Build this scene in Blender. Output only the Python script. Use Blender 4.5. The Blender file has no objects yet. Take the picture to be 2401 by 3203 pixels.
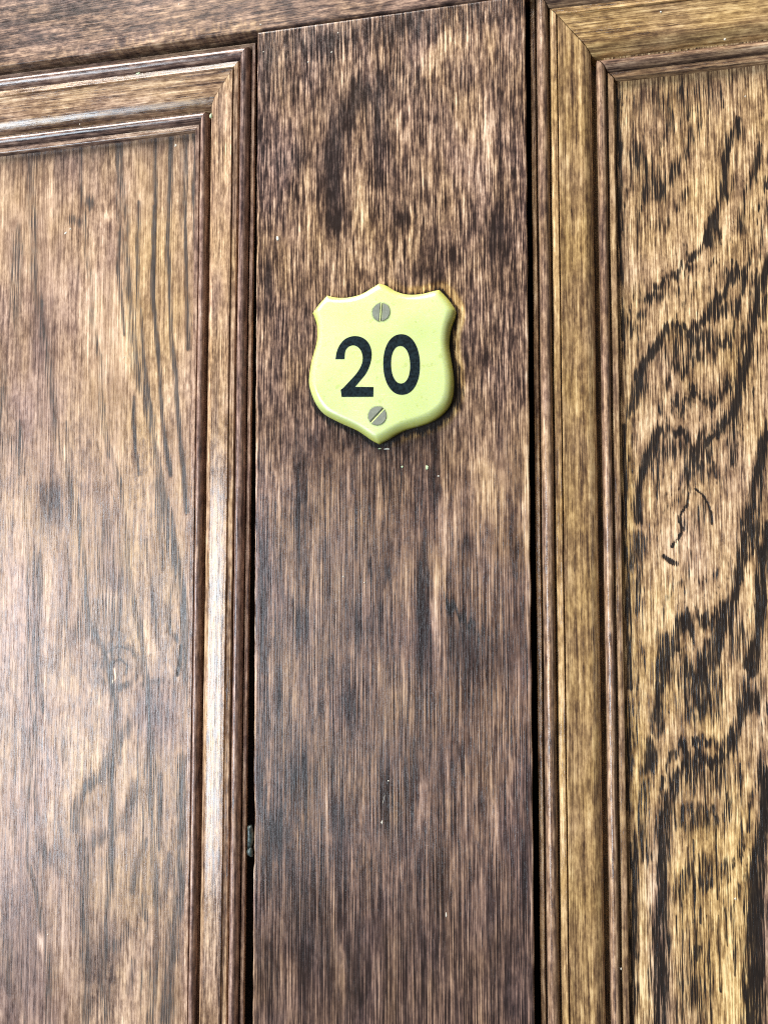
import bpy, bmesh, math, random
import numpy as np
from mathutils import Matrix, Vector

random.seed(7)
rng = np.random.default_rng(11)
MM = 0.001

# ------------------------------------------------------------------ camera
# Door face = plane y = 0, x to the right, z up, camera on the -y side, 240 mm away.
FPX, PW, PH = 2400.0, 2401.0, 3203.0
def _n(v):
    v = np.array(v, float)
    return v / np.linalg.norm(v)
cX = _n((11200, -150, -2400))
cZ = np.array((-50, -42000, 2400.0)); cZ = _n(cZ - cX * cZ.dot(cX))
cY = np.cross(cZ, cX)
M = np.stack([cX, cY, cZ], axis=1)            # world vector -> camera vector (right, down, forward)
CAM = np.array((0.0, -240.0, 0.0))            # mm
scene = bpy.context.scene
cam_data = bpy.data.cameras.new('camera')
cam = bpy.data.objects.new('camera', cam_data)
scene.collection.objects.link(cam)
right, up, back = M.T @ np.array((1, 0, 0.)), M.T @ np.array((0, -1, 0.)), M.T @ np.array((0, 0, -1.))
mw = Matrix.Identity(4)
for i in range(3):
    mw[i][0], mw[i][1], mw[i][2], mw[i][3] = right[i], up[i], back[i], CAM[i] * MM
cam.matrix_world = mw
cam_data.sensor_fit = 'HORIZONTAL'; cam_data.sensor_width = 36.0
cam_data.lens = 36.0 * FPX / PW
cam_data.clip_start = 0.005; cam_data.clip_end = 50.0
scene.camera = cam

def at(u, v, h=0.0):
    """a point (x, z) in mm on the plane h mm in front of the stile face, measured from the photograph"""
    r = M.T @ np.array((u - PW / 2, v - PH / 2, FPX))
    t = (-h - CAM[1]) / r[1]
    return np.array((CAM[0] + t * r[0], CAM[2] + t * r[2]))

# ------------------------------------------------------------------ light
world = bpy.data.worlds.new('World'); scene.world = world
world.use_nodes = True
bg = world.node_tree.nodes['Background']
bg.inputs['Color'].default_value = (1.0, 0.97, 0.93, 1)
bg.inputs['Strength'].default_value = 0.11

def area(name, az, el, dist, sx, sy, watts, col):
    """soft lamp in front of the door; az right of the door's normal, el above it, in degrees"""
    a, e = math.radians(az), math.radians(el)
    d = Vector((math.sin(a) * math.cos(e), -math.cos(a) * math.cos(e), math.sin(e)))
    L = bpy.data.lights.new(name, 'AREA'); L.shape = 'RECTANGLE'; L.size = sx; L.size_y = sy
    L.energy = watts; L.color = col
    o = bpy.data.objects.new(name, L); scene.collection.objects.link(o)
    o.location = d * dist
    o.rotation_euler = (-d).to_track_quat('-Z', 'Y').to_euler()
    return o
area('ceiling_lamp', -52, 58, 2.2, 1.5, 1.1, 136, (1.0, 0.96, 0.90))
area('window_light_left', -42, -9, 2.0, 0.7, 1.05, 50, (0.76, 0.89, 1.0))
area('bevel_fill_right', 50, 0, 2.2, 0.4, 1.3, 3, (1.0, 0.95, 0.88))  # weak fill added to shape the sheen on the plate's lower right bevel

vs = scene.view_settings
vs.view_transform = 'Standard'; vs.look = 'None'; vs.gamma = 1.0; vs.exposure = 0.0
vs.use_curve_mapping = False
scene.cycles.use_denoising = False
scene.cycles.filter_width = 1.1

# ------------------------------------------------------------------ materials
def nodes_of(name):
    m = bpy.data.materials.new(name); m.use_nodes = True
    nt = m.node_tree
    return m, nt, nt.nodes['Principled BSDF']

def ramp(nt, stops):
    r = nt.nodes.new('ShaderNodeValToRGB')
    els = r.color_ramp.elements
    while len(els) < len(stops): els.new(0.5)
    for e, (p, c) in zip(els, stops):
        e.position = p; e.color = (*c, 1)
    return r

class Sh:
    """small shader-graph writer"""
    def __init__(s, nt): s.nt = nt
    def link(s, a, b): s.nt.links.new(a, b)
    def val(s, x, sock):
        if isinstance(x, (int, float)): sock.default_value = x
        else: s.link(x, sock)
    def math(s, op, a, b=0.0, c=None, clamp=False):
        n = s.nt.nodes.new('ShaderNodeMath'); n.operation = op; n.use_clamp = clamp
        s.val(a, n.inputs[0]); s.val(b, n.inputs[1])
        if c is not None: s.val(c, n.inputs[2])
        return n.outputs[0]
    def add(s, a, b): return s.math('ADD', a, b)
    def mul(s, a, b): return s.math('MULTIPLY', a, b)
    def step(s, x, lo, hi, a=0.0, b=1.0):
        n = s.nt.nodes.new('ShaderNodeMapRange'); n.interpolation_type = 'SMOOTHSTEP'
        s.link(x, n.inputs['Value'])
        for k, v in (('From Min', lo), ('From Max', hi), ('To Min', a), ('To Max', b)): n.inputs[k].default_value = v
        return n.outputs[0]
    def noise(s, vec, scale, detail=2.0, rough=0.5, offset=0.0, distortion=0.0):
        mp = s.nt.nodes.new('ShaderNodeMapping'); s.link(vec, mp.inputs['Vector'])
        mp.inputs['Scale'].default_value = scale; mp.inputs['Location'].default_value = (offset, offset * 1.7, offset * 0.3)
        n = s.nt.nodes.new('ShaderNodeTexNoise'); s.link(mp.outputs[0], n.inputs['Vector'])
        n.inputs['Scale'].default_value = 1.0; n.inputs['Detail'].default_value = detail
        n.inputs['Roughness'].default_value = rough; n.inputs['Distortion'].default_value = distortion
        return n.outputs['Fac']
    def c(s, x, k): return s.mul(s.add(x, -0.5), k * 1.9)
    def c1(s, x, k): return s.mul(s.add(x, -0.5), k)      # centred and weighted
    def mix(s, f, a, b):
        n = s.nt.nodes.new('ShaderNodeMix'); n.data_type = 'RGBA'
        s.val(f, n.inputs['Factor'])
        for x, k in ((a, 6), (b, 7)):
            if isinstance(x, tuple): n.inputs[k].default_value = (*x, 1)
            else: s.link(x, n.inputs[k])
        return n.outputs[2]

WARM = [(0.0, (.026, .014, .008)), (.25, (.088, .046, .023)), (.5, (.262, .152, .062)), (.75, (.54, .342, .143)), (1.0, (.84, .615, .31))]
COOL = [(0.0, (.020, .014, .014)), (.25, (.066, .041, .038)), (.5, (.208, .124, .098)), (.75, (.455, .293, .222)), (1.0, (.72, .545, .435))]

def wood(name, base=0.5, warm=0.4, fib=1.0, streak=0.9, blot=0.8, mottle=0.5, bandn=1.0, pore=0.6,
         rough=0.22, bump=0.4, dark=(.014, .011, .010), bandk=0.95, spec=0.26, edge=(.20, .62), tonek=1.0):
    m, nt, p = nodes_of(name); s = Sh(nt)
    g = nt.nodes.new('ShaderNodeAttribute'); g.attribute_name = 'grain'
    pa = nt.nodes.new('ShaderNodeAttribute'); pa.attribute_name = 'paint'
    sep = nt.nodes.new('ShaderNodeSeparateColor'); s.link(pa.outputs['Color'], sep.inputs[0])
    tone, wm, band = sep.outputs[0], sep.outputs[1], sep.outputs[2]
    G = g.outputs['Vector']
    fl_ = s.noise(G, (2.6, .034, 1), 4, .62)             # long fine fibres
    fs_ = s.noise(G, (2.1, .085, 1), 3, .60, 23)        # short torn streaks
    k = pa.outputs['Alpha']
    f1 = s.add(s.mul(fs_, k), s.mul(fl_, s.math('SUBTRACT', 1.0, k)))
    f1 = s.step(f1, .30, .70)
    f2 = s.noise(G, (.55, .011, 1), 4, .6, 31)
    bl = s.noise(G, (.085, .050, 1), 3, .55, 77)
    mo = s.step(s.noise(G, (.62, .22, 1), 6, .70, 13), .30, .70)
    po = s.noise(G, (3.4, .10, 1), 3, .6, 53)
    wmn = s.noise(G, (.11, .045, 1), 2, .5, 91)
    v = s.add(s.c1(f1, fib * .72), base)
    v = s.add(v, s.c(f2, streak)); v = s.add(v, s.c(bl, blot)); v = s.add(v, s.mul(s.c1(mo, mottle), s.math('MULTIPLY_ADD', k, .72, .28)))
    v = s.add(v, s.mul(tone, tonek)); v = s.add(v, s.mul(band, -.30))     # the wood darkens towards each ring
    pd = s.step(po, .57, .66)
    v = s.add(v, s.mul(pd, -.26 * pore))
    rw, rc = ramp(nt, WARM), ramp(nt, COOL)
    s.link(v, rw.inputs[0]); s.link(v, rc.inputs[0])
    wf = s.math('ADD', s.add(wm, warm), s.c(wmn, .45), clamp=True)
    col = s.mix(wf, rc.outputs[0], rw.outputs[0])
    bx = s.add(band, s.c1(f1, -.85 * bandn)); bx = s.add(bx, s.c1(mo, .35 * bandn)); bx = s.add(bx, s.c(po, 1.1 * bandn)); bx = s.add(bx, s.c(f2, -.3 * bandn))
    bf = s.mul(s.step(bx, *edge), bandk)
    bf = s.mul(bf, s.step(band, .03, .22))
    col = s.mix(bf, col, dark)
    s.link(col, p.inputs['Base Color'])
    r = s.add(s.c1(mo, .14), rough); r = s.add(r, s.c1(f1, .18)); r = s.add(r, s.c(bl, .15))
    s.link(s.math('MAXIMUM', r, .12), p.inputs['Roughness'])
    p.inputs['Specular IOR Level'].default_value = spec
    hgt = s.add(s.mul(f1, .8), s.mul(pd, -.7)); hgt = s.add(hgt, s.mul(mo, .25)); hgt = s.add(hgt, s.mul(bf, -.25))
    b = nt.nodes.new('ShaderNodeBump'); b.inputs['Strength'].default_value = bump
    b.inputs['Distance'].default_value = 0.00012
    s.link(hgt, b.inputs['Height']); s.link(b.outputs[0], p.inputs['Normal'])
    return m

M_STILE = wood('wood_stile', base=.385, warm=.30, fib=.98, streak=.42, blot=.05, mottle=.42, pore=1.1, tonek=1.5)
M_LEFT = wood('wood_left_panel', base=.625, warm=.34, fib=.42, streak=.34, blot=.24, mottle=.50, bandn=.80, pore=.5, rough=.31, dark=(.055, .046, .042), bandk=.9, edge=(.04, .66), tonek=1.35, spec=.48, bump=.6)
M_RIGHT = wood('wood_right_panel', base=.62, warm=.70, fib=.85, streak=.30, blot=.10, mottle=.44, bandn=1.05, pore=1.0, rough=.30)
M_RAIL = wood('wood_rail', base=.41, warm=.22, fib=.45, streak=.4, blot=.2, mottle=.55, pore=.8, spec=.14, bump=.12, rough=.36)
M_MOULD_L = wood('wood_left_moulding', base=.57, warm=.45, fib=.62, streak=.6, blot=.2, mottle=.48, pore=.9, rough=.23, spec=.50, bump=.22)
M_MOULD_R = wood('wood_right_moulding', base=.56, warm=.88, fib=.55, streak=.55, blot=.2, mottle=.50, pore=.9, rough=.21, spec=.45, bump=.3)

def plain(name, col, rough, metal=0.0, vary=0.0, scale=400.0, bump=0.0, sss=0.0, spec=.5):
    m, nt, p = nodes_of(name); s = Sh(nt)
    tc = nt.nodes.new('ShaderNodeTexCoord')
    n = s.noise(tc.outputs['Object'], (scale, scale, scale), 4, .6)
    lo = tuple(max(0, c * (1 - vary)) for c in col); hi = tuple(min(1, c * (1 + vary)) for c in col)
    s.link(s.mix(s.step(n, .35, .65), lo, hi), p.inputs['Base Color'])
    s.link(s.add(s.c(n, .15), rough), p.inputs['Roughness'])
    p.inputs['Metallic'].default_value = metal; p.inputs['Specular IOR Level'].default_value = spec
    if sss:
        p.inputs['Subsurface Weight'].default_value = sss
        p.inputs['Subsurface Radius'].default_value = (1.0, .9, .3); p.inputs['Subsurface Scale'].default_value = .0012
    if bump:
        b = nt.nodes.new('ShaderNodeBump'); b.inputs['Strength'].default_value = bump; b.inputs['Distance'].default_value = .0002
        s.link(n, b.inputs['Height']); s.link(b.outputs[0], p.inputs['Normal'])
    return m
M_BACK = plain('gap_shade_dark', (.012, .008, .006), .8, vary=.4, scale=120)
M_FLECK = plain('old_white_paint', (.60, .55, .46), .5, vary=.1, scale=900)
M_GREENFLECK = plain('old_green_paint', (.50, .60, .36), .5, vary=.2, scale=900)
M_PUTTY = plain('grey_green_putty', (.030, .045, .042), .4, vary=.6, scale=700, bump=.8)
M_NUM = plain('black_enamel', (.006, .012, .015), .5, vary=.5, scale=1200, bump=.08, spec=.08)
M_SCREW = plain('dull_grey_screw', (.20, .21, .165), .5, vary=.10, scale=900, bump=.1, spec=.25)
M_RIM = plain('grimy_rim', (.36, .42, .17), .5, vary=.35, scale=1500)
M_SLOT = plain('dark_slot', (.035, .045, .015), .6, vary=.3, scale=900)
M_SLOTPAINT = plain('pale_slot_paint', (.60, .66, .26), .45, vary=.15, scale=900)

def plate_material():
    m, nt, p = nodes_of('yellow_green_plastic'); s = Sh(nt)
    tc = nt.nodes.new('ShaderNodeTexCoord'); O = tc.outputs['Object']
    n = s.noise(O, (60, 60, 60), 3, .5)
    st = s.noise(O, (420, 420, 420), 3, .6, 9)
    col = s.mix(s.step(n, .35, .65), (.555, .63, .255), (.59, .66, .29))
    col = s.mix(s.mul(s.step(st, .61, .70), .5), col, (.42, .47, .14))
    rim = nt.nodes.new('ShaderNodeAttribute'); rim.attribute_name = 'rim'
    rf = s.mul(rim.outputs['Fac'], s.step(n, .25, .6, .45, 1.0))
    col = s.mix(rf, col, (.47, .44, .045))
    sc = s.noise(O, (260, 260, 2600), 2, .5, 21)
    col = s.mix(s.mul(s.step(sc, .66, .70), .25), col, (.80, .84, .55))
    s.link(col, p.inputs['Base Color'])
    s.link(s.add(s.c(n, .15), .27), p.inputs['Roughness'])
    p.inputs['Subsurface Weight'].default_value = .35
    p.inputs['Subsurface Radius'].default_value = (1.0, 1.0, .25); p.inputs['Subsurface Scale'].default_value = .0015
    b = nt.nodes.new('ShaderNodeBump'); b.inputs['Strength'].default_value = .12; b.inputs['Distance'].default_value = .0004
    s.link(n, b.inputs['Height']); s.link(b.outputs[0], p.inputs['Normal'])
    return m
M_PLATE = plate_material()

# ------------------------------------------------------------------ builders
def empty(name, loc=(0, 0, 0)):
    o = bpy.data.objects.new(name, None); scene.collection.objects.link(o)
    o.location = loc; o.empty_display_size = .02
    return o

def link_mesh(name, verts, faces, mat, parent=None, smooth=True):
    """verts in mm as (x, z, h): right, up, out of the door towards the viewer"""
    v = np.asarray(verts, float)
    co = np.stack([v[:, 0], -v[:, 2], v[:, 1]], axis=1) * MM
    me = bpy.data.meshes.new(name)
    me.from_pydata(co.tolist(), [], faces if isinstance(faces, list) else faces.tolist())
    bm = bmesh.new(); bm.from_mesh(me); bmesh.ops.recalc_face_normals(bm, faces=bm.faces); bm.to_mesh(me); bm.free()
    me.materials.append(mat)
    if smooth: me.polygons.foreach_set('use_smooth', np.ones(len(me.polygons), bool))
    o = bpy.data.objects.new(name, me); scene.collection.objects.link(o)
    if parent is not None:
        o.parent = parent
        w = parent_world(parent); o.location = -w
    return o
def parent_world(p):
    w = Vector((0, 0, 0))
    while p is not None: w += p.location; p = p.parent
    return w

def set_attr(o, grain, paint):
    me = o.data
    a = me.attributes.new('grain', 'FLOAT_VECTOR', 'POINT'); a.data.foreach_set('vector', np.ascontiguousarray(grain, np.float32).ravel())
    c = np.ones((len(paint), 4), np.float32); c[:, :paint.shape[1]] = paint
    b = me.attributes.new('paint', 'FLOAT_COLOR', 'POINT'); b.data.foreach_set('color', c.ravel())

def wob(x, seed, amp, wl):
    """smooth wandering line"""
    r = np.random.default_rng(seed); out = np.zeros_like(x)
    for k in range(5):
        out += r.normal() * np.sin(x * 2 * math.pi / (wl * (1.9 ** -k)) + r.uniform(0, 6.3)) / (1.5 ** k)
    return amp * out / 2.0

def vnoise(x, y, seed):
    """smooth value noise, about -1..1"""
    g = np.random.default_rng(seed).uniform(-1, 1, (257, 257))
    xi, yi = np.floor(x).astype(int), np.floor(y).astype(int)
    fx, fy = x - xi, y - yi
    fx, fy = fx * fx * (3 - 2 * fx), fy * fy * (3 - 2 * fy)
    q = lambda a, b: g[(xi + a) % 257, (yi + b) % 257]
    return (q(0, 0) * (1 - fx) + q(1, 0) * fx) * (1 - fy) + (q(0, 1) * (1 - fx) + q(1, 1) * fx) * fy

# growth figure of the boards, some shade and sheen too: strokes and patches, placed on the board in mm
class Figure:
    def __init__(s, h, serr=(3.0, .7), fine=.45): s.fine = fine; s.h = h; s.items = []; s.serr = serr
    def view(s, x0, y0, k): s.x0, s.y0, s.k = x0, y0, k; s.mm = k * 0.1; return s
    def p(s, x, y): return at(s.x0 + x * s.k, s.y0 + y * s.k, s.h)
    def line(s, pts, w, a=.9, ch=2, soft=1.0):
        s.items.append(('l', np.array([s.p(*q) for q in pts]), w * s.mm / 2, a, ch, soft))
    def spot(s, x, y, rx, ry, a, ch=0):
        s.items.append(('s', s.p(x, y), (rx * s.mm, ry * s.mm), a, ch, 1.0))
    def paint(s, X, Z):
        out = np.zeros((len(X), 3))
        # the figure wanders, and breaks up along the fibres into ragged vertical teeth
        wx = X + s.serr[1] * vnoise(X / 4, Z / 7, 5) + .4 * vnoise(X / 1.6, Z / 3, 6)
        X0, Z0 = X + .25 * vnoise(X / 3, Z / 30, 4), Z
        Z = Z + s.serr[0] * (vnoise(X / .75, Z / 22, 7) + .6 * vnoise(X / 2.2, Z / 14, 8))
        for kind, q, w, a, ch, soft in s.items:
            if kind == 's':
                e = ((wx - q[0]) / w[0]) ** 2 + ((Z - q[1]) / w[1]) ** 2
                f = a * np.exp(-e * .9)
                if ch == 2: out[:, 2] = np.maximum(out[:, 2], f)
                else: out[:, ch] += f
                continue
            d = np.full(len(X), 1e9)
            ux, uz = (X0, Z0) if w < s.fine else (wx, Z)
            for A, B in zip(q[:-1], q[1:]):
                ab = B - A; L2 = max(ab.dot(ab), 1e-9)
                t = np.clip(((ux - A[0]) * ab[0] + (uz - A[1]) * ab[1]) / L2, 0, 1)
                d = np.minimum(d, np.hypot(ux - A[0] - t * ab[0], uz - A[1] - t * ab[1]))
            lo, hi = (.45 - .35 * soft) * w, (1.1 + .75 * soft) * w
            t = np.clip((hi - d) / (hi - lo), 0, 1); f = a * t * t * (3 - 2 * t)
            if ch == 2: out[:, 2] = np.maximum(out[:, 2], f)
            else: out[:, ch] += f
        return out

def axis(lo, hi, dlo, dhi, fine, coarse, edge):
    """sample positions: fine between dlo and dhi, coarse outside, close rows along both ends"""
    a = []
    x = lo
    while x < hi:
        a.append(x); x += fine if dlo <= x <= dhi else coarse
    a.append(hi)
    near = [0, .08, .2, .4, .7]
    a += [lo + e * edge for e in near] + [hi - e * edge for e in near]
    a = np.unique(np.round(np.array(a), 4))
    keep = [a[0]]
    for q in a[1:]:
        if q - keep[-1] > .03: keep.append(q)
    keep[-1] = hi
    return np.array(keep)

def board(name, TL, TR, BR, BL, h, thick, mat, parent, fig, seed, horizontal=False, edge=.7, fine=.45,
          win=None, wander=.10, groove=0.0, extra=None, notch=None, short=lambda X, Z: .75 + 0 * X):
    """a plank: front face as a fine sheet with eased edges, then sides and back"""
    TL, TR, BR, BL = map(np.array, (TL, TR, BR, BL))
    Wd = .5 * (np.linalg.norm(TR - TL) + np.linalg.norm(BR - BL)); Hd = .5 * (np.linalg.norm(BL - TL) + np.linalg.norm(BR - TR))
    w = win or (0, 1, 0, 1)
    S = axis(0, Wd, w[0] * Wd, w[1] * Wd, fine, 4, edge); T = axis(0, Hd, w[2] * Hd, w[3] * Hd, fine, 4, edge)
    ss, tt = np.meshgrid(S, T)
    a, b = (ss / Wd)[..., None], (tt / Hd)[..., None]
    P = TL * (1 - a) * (1 - b) + TR * a * (1 - b) + BR * a * b + BL * (1 - a) * b
    X, Z = P[..., 0].copy(), P[..., 1].copy()
    fl, fr = np.clip(1 - ss / 3, 0, 1), np.clip(1 - (Wd - ss) / 3, 0, 1)
    X += fl * wob(Z, seed, wander, 40) + fr * wob(Z, seed + 1, wander, 50)
    if notch is not None:
        for nz, nl, nd in notch: X += fl * nd * np.exp(-((Z - nz) / nl) ** 4)
    d = np.minimum(np.minimum(ss, Wd - ss), np.minimum(tt, Hd - tt))
    q = np.clip(1 - d / edge, 0, 1)
    Hh = h - edge * (1 - np.sqrt(np.clip(1 - q * q, 0, 1)))
    pf = fig.paint(X.ravel(), Z.ravel())
    if extra is not None: pf = extra(X.ravel(), Z.ravel(), ss.ravel(), tt.ravel(), Wd, Hd, pf)
    if groove:
        Hh = Hh - groove * np.clip((pf[:, 2].reshape(Hh.shape) - .97) / .06, 0, 1)
    pf[:, 2] = np.minimum(pf[:, 2], 1.0)
    pf = np.concatenate([pf, np.clip(short(X.ravel(), Z.ravel()), 0, 1)[:, None]], axis=1)
    ny, nx = ss.shape
    V = np.stack([X.ravel(), Z.ravel(), Hh.ravel()], axis=1)
    idx = np.arange(ny * nx).reshape(ny, nx)
    F = np.stack([idx[:-1, :-1], idx[:-1, 1:], idx[1:, 1:], idx[1:, :-1]], axis=-1).reshape(-1, 4).tolist()
    ring = np.concatenate([idx[0, :], idx[1:, -1], idx[-1, -2::-1], idx[-2:0:-1, 0]])
    low = V[ring].copy(); low[:, 2] = h - thick
    base = len(V); V = np.concatenate([V, low])
    n = len(ring)
    for i in range(n):
        j = (i + 1) % n
        F.append([int(ring[i]), int(ring[j]), base + j, base + i])
    F.append([base + i for i in range(n)][::-1])
    o = link_mesh(name, V, F, mat, parent)
    along, across = (V[:, 0], V[:, 1]) if horizontal else (V[:, 1], V[:, 0])
    grain = np.stack([across, along, np.full(len(V), seed * 7.3)], axis=1)
    grain[base:, 0] += low[:, 2] - h
    set_attr(o, grain, np.concatenate([pf, pf[ring] * 0]))
    return o

# ------------------------------------------------------------------ the door
door = empty('wooden_door', (0, 0, 0))
door['label'] = 'old brown varnished panelled wooden door behind the number plate'; door['category'] = 'door'

H_PANEL = -6.8
def lerp2(p, q, t): return p + (q - p) * t
def on_line(p, q, u=None, z=None, x=None):
    if z is not None: t = (z - p[1]) / (q[1] - p[1])
    else: t = (x - p[0]) / (q[0] - p[0])
    return p + (q - p) * t

XL, XR, ZT, ZB = -250.0, 150.0, 262.0, -235.0     # built extent around the frame, mm
# rail lower edge and stile edges
rl0, rl1 = at(0, 210), at(1463, 4)
sl0, sl1 = at(805, 92), at(789, 3203)
sr0, sr1 = at(1641, 0), at(1671, 3203)
railL, railR = on_line(rl0, rl1, x=XL), on_line(rl0, rl1, x=XR)

# --- figure of the rail
fr = Figure(0).view(0, 0, .5127)
fr.spot(200, 200, 260, 130, -.14); fr.spot(520, 60, 200, 70, -.14); fr.spot(900, 60, 150, 50, -.06)
fr.line([(700, 300), (1000, 235), (1300, 190), (1560, 150)], 80, .16, 0); fr.line([(0, 395), (600, 310)], 50, .12, 0)
fr.line([(700, 300), (1560, 150)], 90, .25, 1)
board('rail', (XL, ZT), (XR, ZT), railR + (0, .30), railL + (0, .30), 0.0, 14, M_RAIL, door, fr, 21, horizontal=True,
      win=(.18, .72, .0, 1), edge=.5, wander=0)

# --- figure of the stile, with the plate's shadow in its tone
fs = Figure(0).view(780, 0, .5549)
fs.line([(620, 520), (540, 700), (470, 830), (460, 1000), (470, 1250)], 150, -.24, 0)
fs.line([(740, 430), (740, 700), (730, 1050)], 80, -.18, 0)
for a in [(700, 170, 700, 70, -.16), (80, 500, 60, 420, -.12), (220, 900, 110, 70, -.16), (1230, 250, 260, 70, .22), (1240, 850, 130, 300, .13),
          (600, 1400, 120, 250, .10), (230, 1450, 90, 300, .10), (1400, 1350, 60, 150, -.24), (850, 1230, 80, 60, -.24), (110, 1600, 34, 200, -.28),
          (980, 1550, 60, 80, -.22), (1150, 1430, 50, 60, -.2), (1350, 700, 40, 200, .16), (840, 680, 50, 130, .12), (330, 1250, 60, 260, .1),
          (620, 1080, 60, 120, .15), (430, 350, 120, 70, -.04), (250, 640, 120, 90, .08), (480, 1230, 40, 30, -.25), (1000, 350, 80, 50, .1)]: fs.spot(*a)
fs.spot(600, 1350, 500, 350, .28, 1); fs.spot(1200, 500, 400, 350, .14, 1); fs.spot(150, 950, 160, 260, -.2, 1)
fs.view(780, 1300, .5549)
for a in [(290, 480, 55, 330, -.17), (380, 900, 40, 500, .12), (980, 1150, 40, 330, -.26), (1050, 1150, 28, 450, .20), (620, 1150, 110, 90, -.13),
          (680, 860, 14, 70, -.3), (775, 880, 12, 60, -.3), (80, 1000, 46, 700, -.14), (1340, 380, 170, 300, .15), (800, 300, 320, 180, -.07),
          (560, 1650, 50, 120, -.15), (1280, 1330, 220, 200, -.15), (1100, 650, 60, 200, .12), (700, 120, 320, 70, -.22), (150, 400, 90, 200, .10),  # wide dark patch just below the plate is its shadow, put into the tone
          (430, 800, 14, 300, -.1), (1230, 730, 30, 60, -.25), (900, 1080, 30, 250, .1), (20, 700, 16, 800, .22), (1560, 600, 14, 700, .25), (300, 1180, 40, 90, -.18),
          (1480, 600, 30, 300, -.16), (1040, 380, 26, 200, -.25), (720, 1450, 14, 120, .15)]: fs.spot(*a)
fs.line([(1120, 1055), (1170, 1105), (1260, 1150)], 46, .62); fs.line([(1240, 1150), (1300, 1230)], 60, .35)
fs.spot(1350, 380, 220, 350, .22, 1); fs.spot(700, 1300, 800, 400, -.10, 1); fs.spot(60, 1000, 60, 700, -.25, 1)
fs.view(780, 2200, .5549)
fs.spot(800, 1300, 1200, 900, -.10); fs.spot(800, 1300, 1200, 900, -.12, 1)
for a in [(280, 430, 90, 130, -.17), (150, 720, 60, 120, -.17), (510, 750, 36, 200, -.17), (320, 1350, 70, 300, -.17), (600, 1600, 30, 200, -.17),
          (930, 400, 36, 150, -.17), (1380, 650, 20, 150, .22), (970, 550, 25, 150, .17), (440, 600, 22, 300, .17), (865, 950, 14, 90, .3), (1150, 960, 14, 110, .28),
          (520, 1450, 12, 260, .15), (210, 1600, 60, 200, .10), (1290, 500, 60, 260, .05), (1470, 500, 16, 200, .22), (640, 600, 10, 140, .2), (1190, 260, 20, 80, -.2),
          (1550, 700, 60, 500, -.05), (130, 1230, 70, 150, .12), (12, 900, 14, 900, .12)]: fs.spot(*a)
fs.spot(1550, 700, 120, 900, -.25, 1)

# outline of the plate, on the stile (zoomed photograph pixels -> source pixels)
def PZ(x, y): return (920 + x * .34982, 840 + y * .34982)
OUT = [  # list of runs between sharp corners
    [(765, 140), (830, 160), (900, 203), (980, 232), (1060, 240), (1150, 232), (1230, 212), (1298, 197)],
    [(1298, 197), (1352, 250), (1402, 310), (1445, 378)],
    [(1445, 378), (1438, 430), (1408, 510), (1390, 590), (1384, 690), (1398, 790), (1416, 900), (1426, 1000), (1422, 1100), (1404, 1185),
     (1362, 1262), (1290, 1330), (1200, 1380), (1100, 1412), (1000, 1440), (920, 1478), (840, 1528), (757, 1570)],
    [(757, 1570), (690, 1535), (630, 1492), (560, 1447), (460, 1402), (360, 1355), (270, 1303), (205, 1225), (162, 1130), (138, 1030), (145, 930),
     (165, 820), (194, 720), (213, 620), (210, 520), (192, 455), (172, 405)],
    [(172, 405), (230, 325), (302, 246)],
    [(302, 246), (360, 262), (450, 268), (540, 255), (620, 228), (695, 183), (765, 140)]]
def catmull(P, n):
    P = [np.array(p, float) for p in P]
    if len(P) == 2: return [lerp2(P[0], P[1], i / n) for i in range(n)]
    Q = [2 * P[0] - P[1]] + P + [2 * P[-1] - P[-2]]
    out = []
    for i in range(1, len(Q) - 2):
        for k in range(n):
            t = k / n
            out.append(.5 * ((2 * Q[i]) + (-Q[i - 1] + Q[i + 1]) * t + (2 * Q[i - 1] - 5 * Q[i] + 4 * Q[i + 1] - Q[i + 2]) * t * t + (-Q[i - 1] + 3 * Q[i] - 3 * Q[i + 1] + Q[i + 2]) * t ** 3))
    return out
OUTLINE = []
for run in OUT:
    mmrun = [at(*PZ(*p), .8) for p in run]
    OUTLINE += catmull(mmrun, 3)
OUTLINE = np.array(OUTLINE)

def stile_extra(X, Z, ss, tt, Wd, Hd, pf):
    # dirt and old varnish crept round the plate, bare orange wood where it was scraped
    near = (np.abs(X - OUTLINE[:, 0].mean()) < 26) & (np.abs(Z - OUTLINE[:, 1].mean()) < 30)
    i = np.where(near)[0]
    d = np.full(len(i), 1e9)
    for A, B in zip(OUTLINE, np.roll(OUTLINE, -1, axis=0)):
        ab = B - A; t = np.clip(((X[i] - A[0]) * ab[0] + (Z[i] - A[1]) * ab[1]) / max(ab.dot(ab), 1e-9), 0, 1)
        d = np.minimum(d, np.hypot(X[i] - A[0] - t * ab[0], Z[i] - A[1] - t * ab[1]))
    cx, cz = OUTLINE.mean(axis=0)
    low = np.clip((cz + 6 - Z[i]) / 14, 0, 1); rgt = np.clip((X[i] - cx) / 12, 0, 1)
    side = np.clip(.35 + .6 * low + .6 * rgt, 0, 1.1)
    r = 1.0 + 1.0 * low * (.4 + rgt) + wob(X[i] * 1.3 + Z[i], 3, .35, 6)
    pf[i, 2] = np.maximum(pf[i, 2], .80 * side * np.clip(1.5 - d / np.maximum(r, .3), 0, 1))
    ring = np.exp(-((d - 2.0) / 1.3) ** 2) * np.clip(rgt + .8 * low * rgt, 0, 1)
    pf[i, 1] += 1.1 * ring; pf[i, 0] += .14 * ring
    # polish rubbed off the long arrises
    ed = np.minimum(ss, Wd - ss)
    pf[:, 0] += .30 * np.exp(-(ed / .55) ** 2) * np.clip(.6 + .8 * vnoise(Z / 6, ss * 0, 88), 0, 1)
    return pf
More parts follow.
